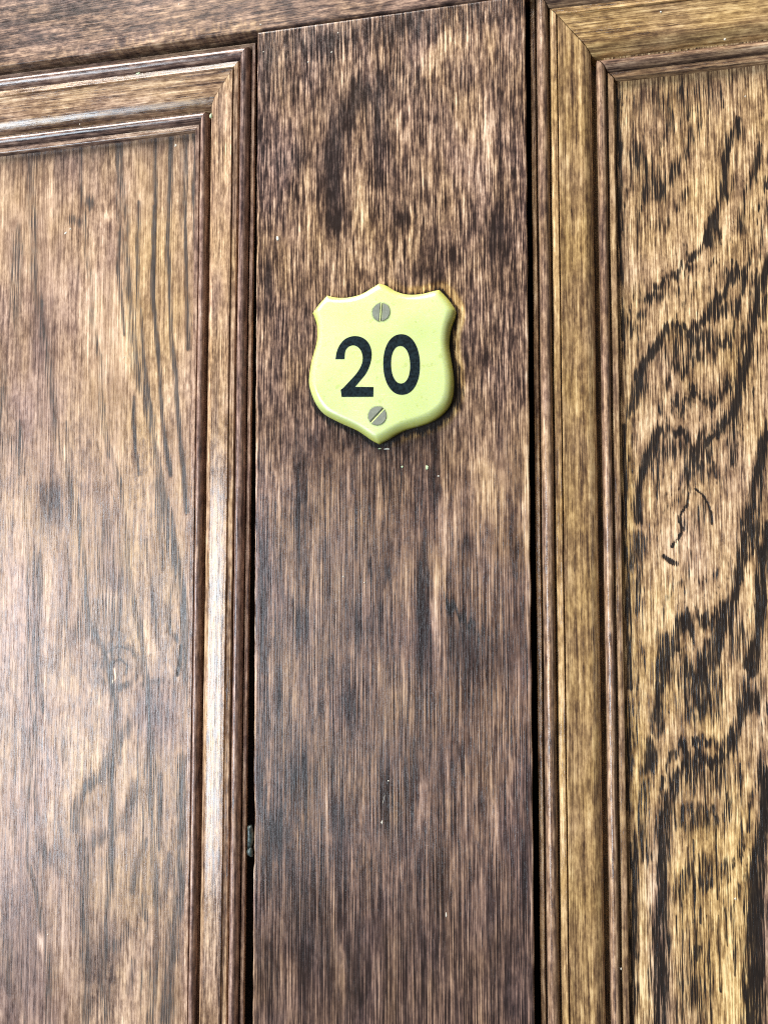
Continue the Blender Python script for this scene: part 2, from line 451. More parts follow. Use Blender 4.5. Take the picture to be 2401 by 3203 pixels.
zt0, zt1 = on_line(rl0, rl1, x=sl0[0]), on_line(rl0, rl1, x=sr0[0])
gap = np.array((0, -.30))
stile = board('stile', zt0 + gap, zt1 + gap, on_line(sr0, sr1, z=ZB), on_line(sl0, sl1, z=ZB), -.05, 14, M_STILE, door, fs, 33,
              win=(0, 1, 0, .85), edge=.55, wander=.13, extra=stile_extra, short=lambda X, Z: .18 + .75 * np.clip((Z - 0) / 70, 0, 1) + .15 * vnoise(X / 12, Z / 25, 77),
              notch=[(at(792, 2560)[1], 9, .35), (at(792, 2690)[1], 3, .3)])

# --- mouldings: profile across (0 outer edge .. 1 panel edge), height in mm
def bead(c0, c1, base, top, n=9):
    out = []
    for i in range(n):
        a = math.pi * i / (n - 1)
        out.append((c0 + (c1 - c0) * (1 - math.cos(a)) / 2, base + (top - base) * math.sin(a) ** .8))
    return out
PROFILE = ([(.14, -13), (0, -4.8), (0, -4.0), (.006, -3.7), (.05, -3.5), (.058, -3.8), (.062, -5.6), (.072, -5.6)] + bead(.076, .222, -4.2, -1.0) + [(.226, -5.0), (.238, -5.0), (.242, -2.5), (.25, -2.1),
           (.312, -1.95), (.318, -2.2), (.321, -3.6), (.329, -3.6), (.333, -2.2), (.340, -1.9), (.40, -2.25), (.48, -2.55), (.56, -2.75), (.62, -2.9), (.655, -3.1), (.69, -3.7), (.72, -4.4), (.730, -4.8), (.737, -9.0),
           (.790, -9.0)] + bead(.793, .905, -5.8, -3.4) + [(.908, -6.6), (.922, -6.6), (.926, -5.2), (.932, -4.85), (.985, -4.8), (.995, -4.95), (1.0, -5.3), (1.0, -9.6)])

def moulding(mat, oA, iA, oB, iB, seed, step=.9, mid=None, warm=0.0, tone=0.0):
    """one mitred strip from end A to end B; o = outer edge point, i = panel edge point, (x, z) in mm"""
    prof = []
    for (s0, h0), (s1, h1) in zip(PROFILE[:-1], PROFILE[1:]):
        k = 4 if s1 - s0 > .04 else 1
        for j in range(k): prof.append((s0 + (s1 - s0) * j / k, h0 + (h1 - h0) * j / k))
    prof.append(PROFILE[-1])
    prof = np.array(prof)
    L = np.linalg.norm(oB - oA); n = max(2, int(L / step))
    V, G, Pn = [], [], []
    width = np.linalg.norm(np.cross(oB - oA, iA - oA)) / L
    arc = np.concatenate([[0], np.cumsum(np.hypot(np.diff(prof[:, 0]) * width, np.diff(prof[:, 1])))])
    for k in range(n + 1):
        t = k / n
        O, I = lerp2(oA, oB, t), lerp2(iA, iB, t)
        dirv = (I - O) / np.linalg.norm(I - O)
        j = wob(np.array([t * L]), seed, .06, 110)[0] * min(1, 20 * t, 20 * (1 - t))
        hh = wob(np.array([t * L]), seed + 3, .04, 130)[0] * min(1, 20 * t, 20 * (1 - t))
        for (s_, h_), a_ in zip(prof, arc):
            p = lerp2(O, I, s_) + dirv * j
            V.append((p[0], p[1], h_ + hh))
            G.append((a_, np.dot(p - oA, (oB - oA) / L), seed * 5.1))
            red = 1.0 if .062 < s_ < .232 or .79 < s_ < .918 else (.55 if s_ <= .062 or s_ >= .918 else 0.0)   # beads were polished darker and redder than the broad flat
            Pn.append((tone - .06 * red, warm - .48 * red, 0, .55))
    m = len(prof); F = []
    for k in range(n):
        for q in range(m - 1):
            F.append([k * m + q, k * m + q + 1, (k + 1) * m + q + 1, (k + 1) * m + q])
    F.append(list(range(m))); F.append([n * m + q for q in range(m)][::-1])
    o = link_mesh('moulding', V, F, mat, door)
    me = o.data
    fl = np.ones(len(me.polygons), bool); fl[-2:] = False
    me.polygons.foreach_set('use_smooth', fl)
    me.set_sharp_from_angle(angle=math.radians(50))
    set_attr(o, np.array(G), np.array(Pn))
    return o

HO, HI = -3.0, -5.0
# left panel frame
lo_c, li_c = at(797, 127, HO), at(611, 407, HI)
lo_b, li_b = at(758, 3203, HO), at(572, 3203, HI)
lo_l, li_l = at(0, 229, HO), at(0, 481, HI)
gapv = .12
moulding(M_MOULD_L, lo_c, li_c, on_line(lo_c, lo_b, z=ZB), on_line(li_c, li_b, z=ZB), 41)
moulding(M_MOULD_L, on_line(lo_l, lo_c, x=XL), on_line(li_l, li_c, x=XL), lo_c + (-.10, .0), li_c + (-.12, .0), 43)
# right panel frame
ro_c, ri_c = at(1656, -32, HO), at(1920, 247, HI)
ro_b, ri_b = at(1691, 3203, HO), at(1969, 3203, HI)
ro_r, ri_r = at(2401, -118, HO), at(2401, 190, HI)
moulding(M_MOULD_R, ro_c, ri_c, on_line(ro_c, ro_b, z=ZB), on_line(ri_c, ri_b, z=ZB), 47, warm=.0)
moulding(M_MOULD_R, ro_c + (.2, .0), ri_c + (.45, .0), on_line(ro_c, ro_r, x=XR), on_line(ri_c, ri_r, x=XR), 53)

def ring1(t, seed):
    """uneven succession of growth rings along t"""
    return vnoise(t, t * 0 + .5, seed) + .6 * vnoise(t * 2.3, t * 0 + 7.5, seed + 1) + .35 * vnoise(t * 5.1, t * 0 + 3.5, seed + 2)
def zoomed(fig, X, Z, x0, y0, k):
    """board mm -> the measuring coordinates used for a board's figure"""
    a, b, c = at(x0, y0, fig.h), at(x0 + 1000 * k, y0, fig.h), at(x0, y0 + 1000 * k, fig.h)
    m = np.linalg.inv(np.stack([b - a, c - a], axis=1))
    q = (np.stack([X, Z], 1) - a) @ m.T * 1000
    return q[:, 0], q[:, 1]
def left_rings(X, Z, ss, tt, Wd, Hd, pf):
    x, y = zoomed(fl, X, Z, 0, 400, .5426)
    kx, ky = 410, 3100                      # the knot low in the panel; the grain parts round it
    e = np.exp(-((x - kx) / 260) ** 2 - ((y - ky) / 420) ** 2)
    e2 = np.exp(-((x - 330) / 240) ** 2 - ((y - 3900) / 380) ** 2)
    sway = 60 * np.sin(y / 700 + .6) + 30 * vnoise(x / 200, y / 420, 31) + 12 * vnoise(x / 40, y / 130, 32)
    bend = (e * 190 + e2 * 170) * np.tanh((x - kx + 60 * np.sin(y / 160)) / 110)
    r = ring1((x - .085 * (y - 1000) - bend + sway) / 58, 41)
    right = np.clip((x - 480) / 350, 0, 1)
    g = np.clip(r - .15, 0, 1)
    pf[:, 2] = np.maximum(pf[:, 2], g * (.34 + .34 * right + .35 * np.maximum(e, e2)))
    pf[:, 0] += .05 * r
    return pf
GX = np.array([-200, 150, 230, 300, 340, 380, 420, 480, 600, 740, 860, 930, 1000, 1080, 1152, 1400, 2400.])
GY = np.array([5200, 4300, 3600, 2950, 2400, 1900, 1600, 1400, 1330, 1280, 1200, 1050, 750, 400, 0, -1200, -5000.])
def right_rings(X, Z, ss, tt, Wd, Hd, pf):
    Zs = Z + 3.2 * (vnoise(X / .7, Z / 20, 17) + .6 * vnoise(X / 2.0, Z / 12, 18))     # torn along the fibres
    x, y = zoomed(fg, X, Zs, 1880, 200, .4523)
    x = x + 25 * vnoise(x / 120, y / 260, 19)
    ph = y - np.interp(x, GX, GY) + 70 * vnoise(x / 170, y / 300, 20)
    r = ring1(ph / 150, 51)
    slope = np.abs(np.interp(x + 5, GX, GY) - np.interp(x - 5, GX, GY)) / 10
    fade = np.clip(1.25 - slope / 14, .35, 1) * np.clip(y / 500, .45, 1) * np.clip(1.1 - (y - 4900) / 900, .25, 1)
    g = np.clip((r - .05) * 1.1, 0, 1)
    pf[:, 2] = np.maximum(pf[:, 2], g * .76 * fade)
    pf[:, 0] += -.05 * r * fade
    return pf

# --- left panel
fl = Figure(H_PANEL, (1.6, .8), 1.2).view(0, 400, .5426)
for pts, w, a in [([(890, 450), (885, 700), (880, 950), (900, 1150), (915, 1350), (930, 1600), (950, 1800), (985, 2000)], 22, .65),
                  ([(990, 10), (975, 400), (965, 700), (980, 950), (985, 1200), (1010, 1400), (1030, 1700), (1060, 2000), (1075, 2212)], 25, .62),
                  ([(900, 10), (895, 450)], 25, .42), ([(1070, 0), (1065, 450), (1075, 800), (1085, 1050), (1090, 1270)], 24, .48),
                  ([(800, 430), (790, 650), (790, 900), (805, 1100), (820, 1300), (850, 1500), (865, 1750)], 24, .5),
                  ([(680, 600), (680, 800), (700, 1000), (715, 1190)], 20, .48), ([(770, 1550), (770, 1700), (780, 1850), (805, 2000)], 18, .55),
                  ([(75, 480), (90, 650), (90, 850), (100, 1150), (100, 1300)], 30, .42), ([(20, 1500), (20, 2000)], 28, .35), ([(710, 330), (712, 470)], 16, .45),
                  ([(120, 1700), (125, 2000)], 40, .35), ([(385, 1700), (395, 2050)], 26, .4), ([(245, 1000), (230, 1200)], 24, .4)]: fl.line(pts, w * 1.35, a)
fl.spot(515, 430, 40, 45, .68, 2); fl.spot(440, 540, 60, 40, .40, 2)
for a in [(500, 120, 700, 110, -.16), (60, 250, 250, 160, -.06), (250, 1150, 110, 260, -.15), (320, 1600, 130, 220, -.10), (600, 1250, 190, 500, .13), (950, 1100, 160, 900, .06),  # wide top patch is shade under the moulding, put into the tone
          (300, 2150, 90, 150, -.28), (620, 510, 40, 40, .2), (470, 250, 250, 120, -.06), (330, 900, 60, 90, .1), (700, 1950, 120, 200, .06)]: fl.spot(*a)
fl.spot(900, 1000, 200, 1000, .35, 1); fl.spot(550, 1300, 250, 500, .12, 1); fl.spot(200, 1500, 260, 700, -.25, 1)
fl.view(0, 1600, .4522)
for pts, w, a in [([(740, 180), (740, 400), (790, 560), (760, 800), (780, 950)], 130, .36), ([(880, 930), (960, 1020), (960, 1120), (900, 1190), (800, 1230), (720, 1180)], 25, .52),
                  ([(250, 300), (270, 700), (240, 1000), (260, 1250), (290, 1350)], 40, .38), ([(1010, 200), (1040, 500), (1080, 800), (1100, 950)], 18, .48),
                  ([(1180, 50), (1210, 400), (1160, 700), (1180, 840), (1240, 900)], 20, .5), ([(1100, 50), (1130, 400)], 18, .5),
                  ([(980, 1200), (1040, 1180), (1130, 1170)], 20, .4), ([(450, 250), (460, 500), (460, 800)], 30, .3), ([(50, 1350), (60, 1800)], 26, .3)]: fl.line(pts, w * 2.0, a * .72, soft=1.4)
fl.line([(1250, 930), (1240, 1030), (1225, 1130)], 26, 1.03)
fl.line([(700, 1080), (730, 980), (820, 930), (900, 960)], 26, .5); fl.line([(760, 1120), (770, 1050), (830, 1020), (880, 1070), (860, 1130)], 18, .5)
for a in [(1020, 1400, 220, 260, -.10), (780, 600, 60, 60, .18), (1040, 950, 70, 120, .16), (330, 500, 60, 300, .08), (720, 1080, 120, 160, -.1)]: fl.spot(*a)
fl.spot(1000, 1450, 260, 300, -.30, 1); fl.spot(900, 500, 200, 500, .2, 1); fl.spot(100, 900, 200, 500, -.3, 1); fl.spot(740, 500, 120, 500, -.3, 1)
fl.line([(790, 1090), (800, 1150), (770, 1190)], 14, .35, 0)
fl.view(0, 2200, .4534)
for pts, w, a in [([(900, 150), (790, 260), (780, 370), (700, 500), (600, 600), (540, 700), (510, 850)], 42, .52), ([(930, 580), (910, 700), (850, 850), (740, 900), (650, 950), (570, 1000)], 50, .5),
                  ([(580, 1050), (590, 1200), (575, 1400), (590, 1600), (600, 1800)], 36, .55), ([(280, 950), (350, 1080), (400, 1150)], 44, .36), ([(200, 200), (220, 450), (250, 800)], 40, .33),
                  ([(1070, 200), (1070, 450), (1050, 700)], 20, .5), ([(1110, 500), (1100, 800), (1100, 1000)], 20, .5), ([(1000, 950), (950, 1100), (920, 1300)], 26, .5),
                  ([(1160, 1050), (1130, 1300), (1110, 1400)], 26, .45), ([(1000, 1350), (985, 1450)], 30, .5), ([(900, 1530), (860, 1620), (770, 1700)], 34, .42), ([(1060, 1700), (1065, 1770)], 26, .5),
                  ([(1040, 1800), (1040, 2100), (1020, 2212)], 18, .5), ([(920, 1780), (890, 2000)], 22, .5), ([(1260, 400), (1250, 1000), (1230, 1400), (1190, 1600), (1160, 1900), (1150, 2212)], 48, .66),
                  ([(440, 230), (450, 380)], 30, .4), ([(600, 1800), (600, 2212)], 30, .42), ([(40, 1100), (40, 2000)], 30, .3), ([(340, 1750), (340, 2212)], 40, .35), ([(100, 700), (105, 1100)], 24, .35)]: fl.line(pts, w * 2.0, a * .72, soft=1.4)
for a in [(700, 1850, 150, 320, -.14), (130, 1750, 220, 550, -.20), (450, 1050, 500, 200, -.05), (600, 330, 160, 150, .10), (1000, 900, 140, 400, .06), (270, 1640, 25, 60, .35), (700, 750, 150, 150, -.05)]: fl.spot(*a)
fl.spot(150, 1300, 350, 1300, -.35, 1); fl.spot(900, 1300, 200, 900, .1, 1)  # cooler lower left stands for the window sheen, put into the colour
LZ = max(li_c[1], li_l[1]) + 6
board('panel', (XL, LZ + 25), (li_c[0] + 3, LZ + 25), (li_c[0] + 3 - 2, ZB), (XL, ZB), H_PANEL, 6, M_LEFT, door, fl, 61, win=(.45, 1, .05, .88), edge=.3, groove=.35, extra=left_rings, short=lambda X, Z: .30 + .3 * vnoise(X / 14, Z / 30, 78))

# --- right panel
fg = Figure(H_PANEL, (2.4, .6), .9).view(1880, 200, .4523)
for pts, w, a in [([(935, 380), (900, 500), (870, 650), (855, 850), (790, 1000), (750, 1150), (690, 1260), (620, 1330)], 46, .85), ([(620, 1380), (540, 1430), (450, 1500), (370, 1560), (310, 1600)], 46, .78),
                  ([(770, 1120), (730, 1250)], 80, .9), ([(950, 1400), (880, 1520), (800, 1640), (740, 1750), (640, 1830), (560, 1850), (470, 1830), (380, 1950), (320, 2020), (280, 2120), (250, 2200)], 60, .9),
                  ([(1152, 1290), (1110, 1500), (1080, 1680), (1050, 1830), (1000, 2050), (960, 2180)], 62, .92), ([(230, 600), (330, 720), (370, 900)], 100, .50), ([(680, 400), (560, 620), (470, 780), (390, 930)], 80, .50),
                  ([(1080, 600), (1050, 750), (1000, 850), (970, 1000), (965, 1150)], 46, .46), ([(480, 290), (500, 420), (430, 540)], 50, .4), ([(600, 900), (540, 980)], 60, .46),
                  ([(110, 250), (120, 600), (130, 900), (125, 1200), (150, 1500), (150, 1900)], 30, .68), ([(1152, 1600), (1120, 1750)], 60, .75), ([(840, 200), (845, 300)], 14, .5)]: fg.line(pts, w, a)
for a in [(650, 1910, 170, 80, .72), (850, 1680, 80, 60, .72), (360, 870, 90, 100, .55), (430, 1100, 60, 40, .5), (260, 1710, 50, 45, .68), (190, 1800, 55, 55, .68), (360, 1600, 75, 50, .74),
          (980, 1480, 40, 60, .62), (590, 190, 50, 60, .42), (540, 1560, 60, 40, .5), (560, 2010, 240, 100, .40), (550, 250, 300, 130, .3), (930, 480, 45, 60, .6), (860, 880, 55, 60, .75)]: fg.spot(*a, 2)
for a in [(550, 120, 600, 120, -.10), (450, 700, 350, 450, -.08), (430, 1300, 300, 130, .08), (600, 1720, 250, 80, .10), (1000, 800, 150, 400, .02), (250, 2020, 80, 150, .08), (860, 1250, 60, 120, .08), (160, 300, 40, 250, .15), (420, 640, 40, 90, .2)]: fg.spot(*a)
fg.view(1880, 1150, .4523)
for pts, w, a in [([(960, 0), (950, 150), (930, 280), (900, 380), (830, 400), (780, 440), (720, 480), (650, 520), (600, 500), (560, 450), (450, 430), (390, 450), (340, 560), (310, 680), (260, 800), (250, 950), (255, 1020)], 58, .88),
                  ([(270, 80), (230, 180), (200, 280)], 80, .66), ([(1140, 450), (1110, 600), (1080, 780), (1050, 900), (1010, 1010), (990, 1100)], 60, .92),
                  ([(1000, 1180), (960, 1350), (950, 1480), (900, 1640), (850, 1750), (820, 1880), (780, 2000), (720, 2100)], 74, .92), ([(1152, 1100), (1120, 1300), (1110, 1500), (1100, 1700), (1070, 1900), (1040, 2100)], 66, .90),
                  ([(440, 1850), (450, 2000), (440, 2200)], 80, .76), ([(520, 1790), (530, 1950)], 34, .7), ([(720, 1950), (700, 2050), (640, 2150)], 74, .8), ([(570, 2000), (570, 2150)], 44, .66),
                  ([(250, 1150), (240, 1350)], 76, .56), ([(150, 400), (160, 900), (150, 1200), (180, 1500), (200, 2000), (200, 2212)], 36, .72), ([(900, 450), (910, 700)], 40, .56), ([(590, 620), (590, 760)], 50, .66),
                  ([(780, 650), (790, 760)], 16, .7), ([(690, 650), (700, 800)], 26, .55), ([(600, 1290), (590, 1560)], 50, .35), ([(250, 1400), (240, 1650)], 46, .45), ([(1152, 380), (1130, 480)], 50, .7)]: fg.line(pts, w, a)
for a in [(640, 560, 110, 70, .85), (480, 540, 110, 80, .62), (850, 380, 80, 60, .85), (1030, 1110, 60, 75, .95), (680, 990, 80, 110, .42), (560, 1110, 40, 60, .5), (930, 1880, 60, 120, .6), (640, 2150, 200, 90, .6)]: fg.spot(*a, 2)
fg.line([(590, 700), (610, 850), (590, 950), (540, 1030), (540, 1070), (570, 1120), (530, 1180), (490, 1240)], 15, 1.02, soft=.5)
fg.line([(650, 840), (700, 880), (740, 940), (760, 1000), (765, 1080)], 15, 1.03, soft=.5); fg.line([(430, 1305), (470, 1335), (512, 1355)], 36, 1.05, soft=.6)
for a in [(650, 300, 200, 120, .04), (450, 1150, 140, 300, .08), (430, 1700, 160, 300, .16), (700, 1600, 200, 250, .10), (1030, 1600, 40, 260, .2), (900, 1250, 60, 250, .12), (280, 380, 60, 120, .14)]: fg.spot(*a)
fg.spot(180, 900, 40, 700, .5, 1); fg.spot(700, 1100, 300, 600, -.25, 1); fg.spot(340, 1800, 140, 400, .2, 1); fg.spot(800, 500, 300, 300, -.1, 1)
fg.view(1880, 2150, .4763)
for pts, w, a in [([(380, 0), (370, 100), (370, 280)], 66, .78), ([(330, 380), (330, 450), (300, 560)], 80, .76), ([(280, 650), (270, 900), (290, 1100)], 66, .62),
                  ([(960, 100), (900, 280), (820, 400), (700, 470), (580, 510), (490, 560), (470, 680), (420, 830), (400, 1000), (400, 1250), (390, 1500)], 78, .85),
                  ([(390, 1500), (380, 1700), (380, 2000), (370, 2212), (370, 2900)], 110, .70), ([(1085, 520), (1070, 750), (1045, 1000), (1020, 1200)], 70, .95),
                  ([(1020, 1200), (1010, 1500), (1005, 1800), (990, 2212), (990, 2900)], 110, .92), ([(200, 1000), (205, 1500), (215, 2212), (220, 2900)], 44, .72), ([(170, 100), (170, 800)], 34, .6),
                  ([(680, 600), (690, 1000)], 9, .8), ([(600, 1000), (625, 1500), (630, 1800)], 9, .85), ([(640, 1100), (660, 1550)], 9, .85), ([(750, 850), (765, 1400)], 9, .8), ([(820, 700), (830, 1700)], 8, .75),
                  ([(905, 500), (920, 1100)], 9, .8), ([(560, 1050), (580, 1300)], 8, .7), ([(870, 1400), (880, 1900)], 9, .75), ([(700, 1500), (715, 1900), (720, 2212)], 10, .85), ([(530, 1200), (540, 2212)], 9, .7), ([(490, 1500), (500, 2212)], 10, .75),
                  ([(600, 1800), (610, 2212)], 9, .7), ([(775, 1500), (785, 2000)], 8, .7), ([(655, 1700), (660, 2212)], 10, .75)]: fg.line(pts, w, a)
for a in [(640, 590, 150, 90, .60), (800, 520, 80, 150, .50), (830, 770, 34, 100, .62), (650, 80, 120, 100, .78), (600, 200, 60, 60, .5), (980, 80, 60, 90, .8), (690, 1180, 50, 60, .45), (600, 1950, 100, 260, .42), (600, 900, 100, 60, .42)]: fg.spot(*a, 2)
for a in [(850, 1900, 90, 350, .22), (880, 1100, 70, 350, .16), (300, 1900, 44, 350, .18), (640, 1100, 120, 350, .04), (330, 1200, 40, 300, .10), (1060, 250, 40, 120, .2), (780, 250, 60, 120, .06), (280, 200, 60, 200, .1), (1090, 1600, 40, 700, -.12)]: fg.spot(*a)
fg.spot(800, 1500, 240, 900, .45, 1); fg.spot(300, 1800, 80, 500, .2, 1); fg.spot(220, 500, 60, 500, .4, 1); fg.spot(1090, 1600, 60, 900, -.6, 1); fg.spot(380, 1800, 60, 700, -.6, 1)
RZ = ri_r[1] + 20
board('panel', (ri_c[0] - 3, RZ), (XR, RZ), (XR, ZB), (ri_c[0] - 1.5, ZB), H_PANEL, 6, M_RIGHT, door, fg, 71, win=(0, .62, 0, .9), edge=.3, groove=.35, extra=right_rings)

# --- near-black board added behind the gaps, their shade put into its colour
V = [(x, z, h) for h in (-13.6, -20) for x, z in ((XL, ZT), (XR, ZT), (XR, ZB), (XL, ZB))]
link_mesh('gap_shade_board', V, [[0, 1, 2, 3], [7, 6, 5, 4], [0, 4, 5, 1], [1, 5, 6, 2], [2, 6, 7, 3], [3, 7, 4, 0]], M_BACK, door, smooth=False)

# ------------------------------------------------------------------ number plate
cx, cz = OUTLINE.mean(axis=0)
plate = empty('number_plate', (cx * MM, 0, cz * MM))
plate['label'] = 'pale yellow-green plastic shield plate with black number 20, screwed to the stile'; plate['category'] = 'number plate'

def inset(P, d):
    """move a closed outline inwards by d, corners mitred"""
    if d == 0: return P
    a, b = np.roll(P, 1, axis=0), np.roll(P, -1, axis=0)
    def nrm(v): return v / np.maximum(np.linalg.norm(v, axis=1, keepdims=True), 1e-9)
    e1, e2 = nrm(P - a), nrm(b - P)
    area2 = np.sum(P[:, 0] * np.roll(P[:, 1], -1) - np.roll(P[:, 0], -1) * P[:, 1])
    sg = 1 if area2 > 0 else -1
    n1 = sg * np.stack([-e1[:, 1], e1[:, 0]], 1); n2 = sg * np.stack([-e2[:, 1], e2[:, 0]], 1)
    m = nrm(n1 + n2)
    k = np.clip(np.sum(m * n1, axis=1), .55, 1)[:, None]
    return P + m * d / k
H_FACE = 3.8
rings = [(0.0, -.1), (0.0, .7), (0.0, 1.5), (.10, 1.85), (.35, 2.35), (.75, 2.85), (1.25, 3.25), (1.75, 3.52), (2.15, 3.68), (2.5, 3.76), (2.8, H_FACE)]
V, F = [], []
N = len(OUTLINE)
for d, h in rings:
    Q = inset(OUTLINE, d)
    if d > 1:                                     # soften the corners of the inner shoulder
        for _ in range(int(d * 3)): Q = .25 * np.roll(Q, 1, 0) + .5 * Q + .25 * np.roll(Q, -1, 0)
    V += [(q[0], q[1], h) for q in Q]
for r in range(len(rings) - 1):
    for i in range(N):
        j = (i + 1) % N
        F.append([r * N + i, r * N + j, (r + 1) * N + j, (r + 1) * N + i])
F.append([(len(rings) - 1) * N + i for i in range(N)]); F.append([i for i in range(N)][::-1])
pl = link_mesh('plate', V, F, M_PLATE, plate)
pl.data.set_sharp_from_angle(angle=math.radians(60))
ra = pl.data.attributes.new('rim', 'FLOAT', 'POINT')           # amber ageing of the outer edge, and bevel shading put into the colour
ra.data.foreach_set('value', np.repeat([1, .95, .85, .75, .66, .55, .36, .14, .03, 0, 0], N).astype(np.float32))

def slab(name, outer, inner, h0, h1, mat, parent, bev=.06, grow=0.0):
    """flat shape with an optional hole, given as outlines in mm"""
    if grow:
        outer = inset(np.array(outer), -grow)
        if inner is not None: inner = inset(np.array(inner), grow)
    bm = bmesh.new()
    def loop(P, h): return [bm.verts.new((p[0] * MM, -h * MM, p[1] * MM)) for p in P]
    lo, hi = loop(outer, h0), loop(inset(np.array(outer), bev), h1)
    def wall(a, b):
        for i in range(len(a)):
            j = (i + 1) % len(a); bm.faces.new((a[i], a[j], b[j], b[i]))
    wall(lo, hi); edges = [bm.edges.get((hi[i], hi[(i + 1) % len(hi)])) for i in range(len(hi))]
    if inner is not None:
        li, hi2 = loop(inner, h0), loop(inset(np.array(inner), -bev), h1); wall(li, hi2)
        edges += [bm.edges.get((hi2[i], hi2[(i + 1) % len(hi2)])) for i in range(len(hi2))]
        bmesh.ops.triangle_fill(bm, edges=edges, use_beauty=True)
    else: bm.faces.new(hi)
    bmesh.ops.recalc_face_normals(bm, faces=bm.faces)
    me = bpy.data.meshes.new(name); bm.to_mesh(me); bm.free(); me.materials.append(mat)
    o = bpy.data.objects.new(name, me); scene.collection.objects.link(o)
    o.parent = parent; o.location = -parent_world(parent)
    return o

def face_pts(pts): return np.array([at(*PZ(x, y), H_FACE) for x, y in pts])
two_curves = [
    [(370, 808), (380, 745), (408, 682), (450, 634), (500, 610), (550, 604), (602, 615), (646, 645), (676, 690), (690, 745), (688, 805), (672, 870), (640, 938), (590, 1000), (542, 1058)],
    [(542, 1058), (707, 1060)], [(707, 1060), (705, 1145)], [(705, 1145), (425, 1146)], [(425, 1146), (416, 1084)],
    [(416, 1084), (440, 1065), (490, 1012), (540, 958), (575, 912), (602, 860), (612, 815), (610, 772), (594, 728), (565, 697), (530, 684), (500, 690), (473, 708), (454, 742), (448, 808)],
    [(448, 808), (370, 808)]]
two = []
for run in two_curves:
    two += catmull([face_pts([q])[0] for q in run], 3 if len(run) > 2 else 1)
o = slab('numeral', np.array(two), None, H_FACE - .3, H_FACE + .05, M_NUM, plate, bev=.03, grow=.07); o['label'] = 'black numeral 2'
def superell(cx_, cy_, a, b, tilt, n=64, e=2.15):
    out = []
    for i in range(n):
        t = 2 * math.pi * i / n; c, s_ = math.cos(t), math.sin(t)
        x = a * math.copysign(abs(c) ** (2 / e), c); y = b * math.copysign(abs(s_) ** (2 / e), s_)
        out.append((cx_ + x * math.cos(tilt) - y * math.sin(tilt), cy_ + x * math.sin(tilt) + y * math.cos(tilt)))
    return out
o = slab('numeral', face_pts(superell(959, 857, 163, 270, -.02)), face_pts(superell(950, 859, 86, 169, -.03)), H_FACE - .3, H_FACE + .05, M_NUM, plate, bev=.03, grow=.07)
o['label'] = 'black numeral 0'

def screw(px, py, r, ang, slot_w, offs):
    """countersunk slotted head, flush with the face; the slot is a real channel between two half discs"""
    c = at(*PZ(px, py), H_FACE); R = r * .034982
    root = empty('screw'); root.parent = plate; root.location = Vector((c[0] * MM, -H_FACE * MM, c[1] * MM)) - parent_world(plate)
    a = math.radians(ang); ux, uz = np.array((math.cos(a), math.sin(a))), np.array((-math.sin(a), math.cos(a)))
    def half(sgn):
        y0 = slot_w / 2 * sgn + offs; pts = []
        t0 = math.asin(y0 / R); t1 = math.pi - t0
        if sgn > 0: ts = np.linspace(t0, t1, 22)
        else: ts = np.linspace(t1, 2 * math.pi + t0, 22)
        for t in ts:
            pts.append(c + ux * R * math.cos(t) + uz * R * math.sin(t))
        return np.array(pts)
    for sg in (1, -1):
        slab('head_half', half(sg), None, H_FACE - .3, H_FACE + .22, M_SCREW, root, bev=.14)
    def strip(y0, y1, L0, L1, h, mat, nm):
        P = np.array([c + ux * L0 + uz * y0, c + ux * L1 + uz * y0, c + ux * L1 + uz * y1, c + ux * L0 + uz * y1])
        slab(nm, P, None, H_FACE - .3, h, mat, root, bev=.01)
    th = np.linspace(0, 2 * math.pi, 40, endpoint=False)
    circ = lambda r_: np.array([c + ux * r_ * math.cos(t) + uz * r_ * math.sin(t) for t in th])
    slab('countersink_rim', circ(R + .22), circ(R - .05), H_FACE - .3, H_FACE + .02, M_RIM, root, bev=.0)
    h2 = slot_w / 2
    e = R * .98
    strip(offs, offs + h2, -e, e, H_FACE + .02, M_SLOT, 'slot_floor')
    strip(offs - h2, offs, -e, e, H_FACE + .06, M_SLOTPAINT, 'slot_paint')
    return root
screw(776, 388, 86, 97 - 12 + 180, .72, 0.0)
screw(742, 1315, 88, 45, .75, 0.05)

# ------------------------------------------------------------------ flecks of old paint and putty
def fleck(u, v, rx, rz, h, parent, mat, tall=.12, seed=0, tilt=0.0, name='paint_fleck'):
    r = np.random.default_rng(seed); c = at(u, v, h); n = 10
    V = []; ca, sa = math.cos(tilt), math.sin(tilt)
    prof = [(1.0, -.05), (.92, .6), (.55, 1.0)]
    jit = r.uniform(.6, 1.2, n)
    for k, hh in prof:
        for i in range(n):
            t = 2 * math.pi * i / n
            x, z = rx * k * jit[i] * math.cos(t), rz * k * jit[i] * math.sin(t)
            V.append((c[0] + x * ca - z * sa, c[1] + x * sa + z * ca, h + hh * tall))
    V.append((c[0], c[1], h + tall))
    F = []
    for q in range(2):
        for i in range(n): F.append([q * n + i, q * n + (i + 1) % n, (q + 1) * n + (i + 1) % n, (q + 1) * n + i])
    for i in range(n): F.append([2 * n + i, 2 * n + (i + 1) % n, 3 * n])
    F.append(list(range(n))[::-1])
    return link_mesh(name, V, F, mat, parent)
parts = {o.name: o for o in bpy.data.objects}
rail_o, lpanel, rpanel = parts['rail'], parts['panel'], parts['panel.001']
mo = [parts[k] for k in ('moulding', 'moulding.001', 'moulding.002', 'moulding.003')]
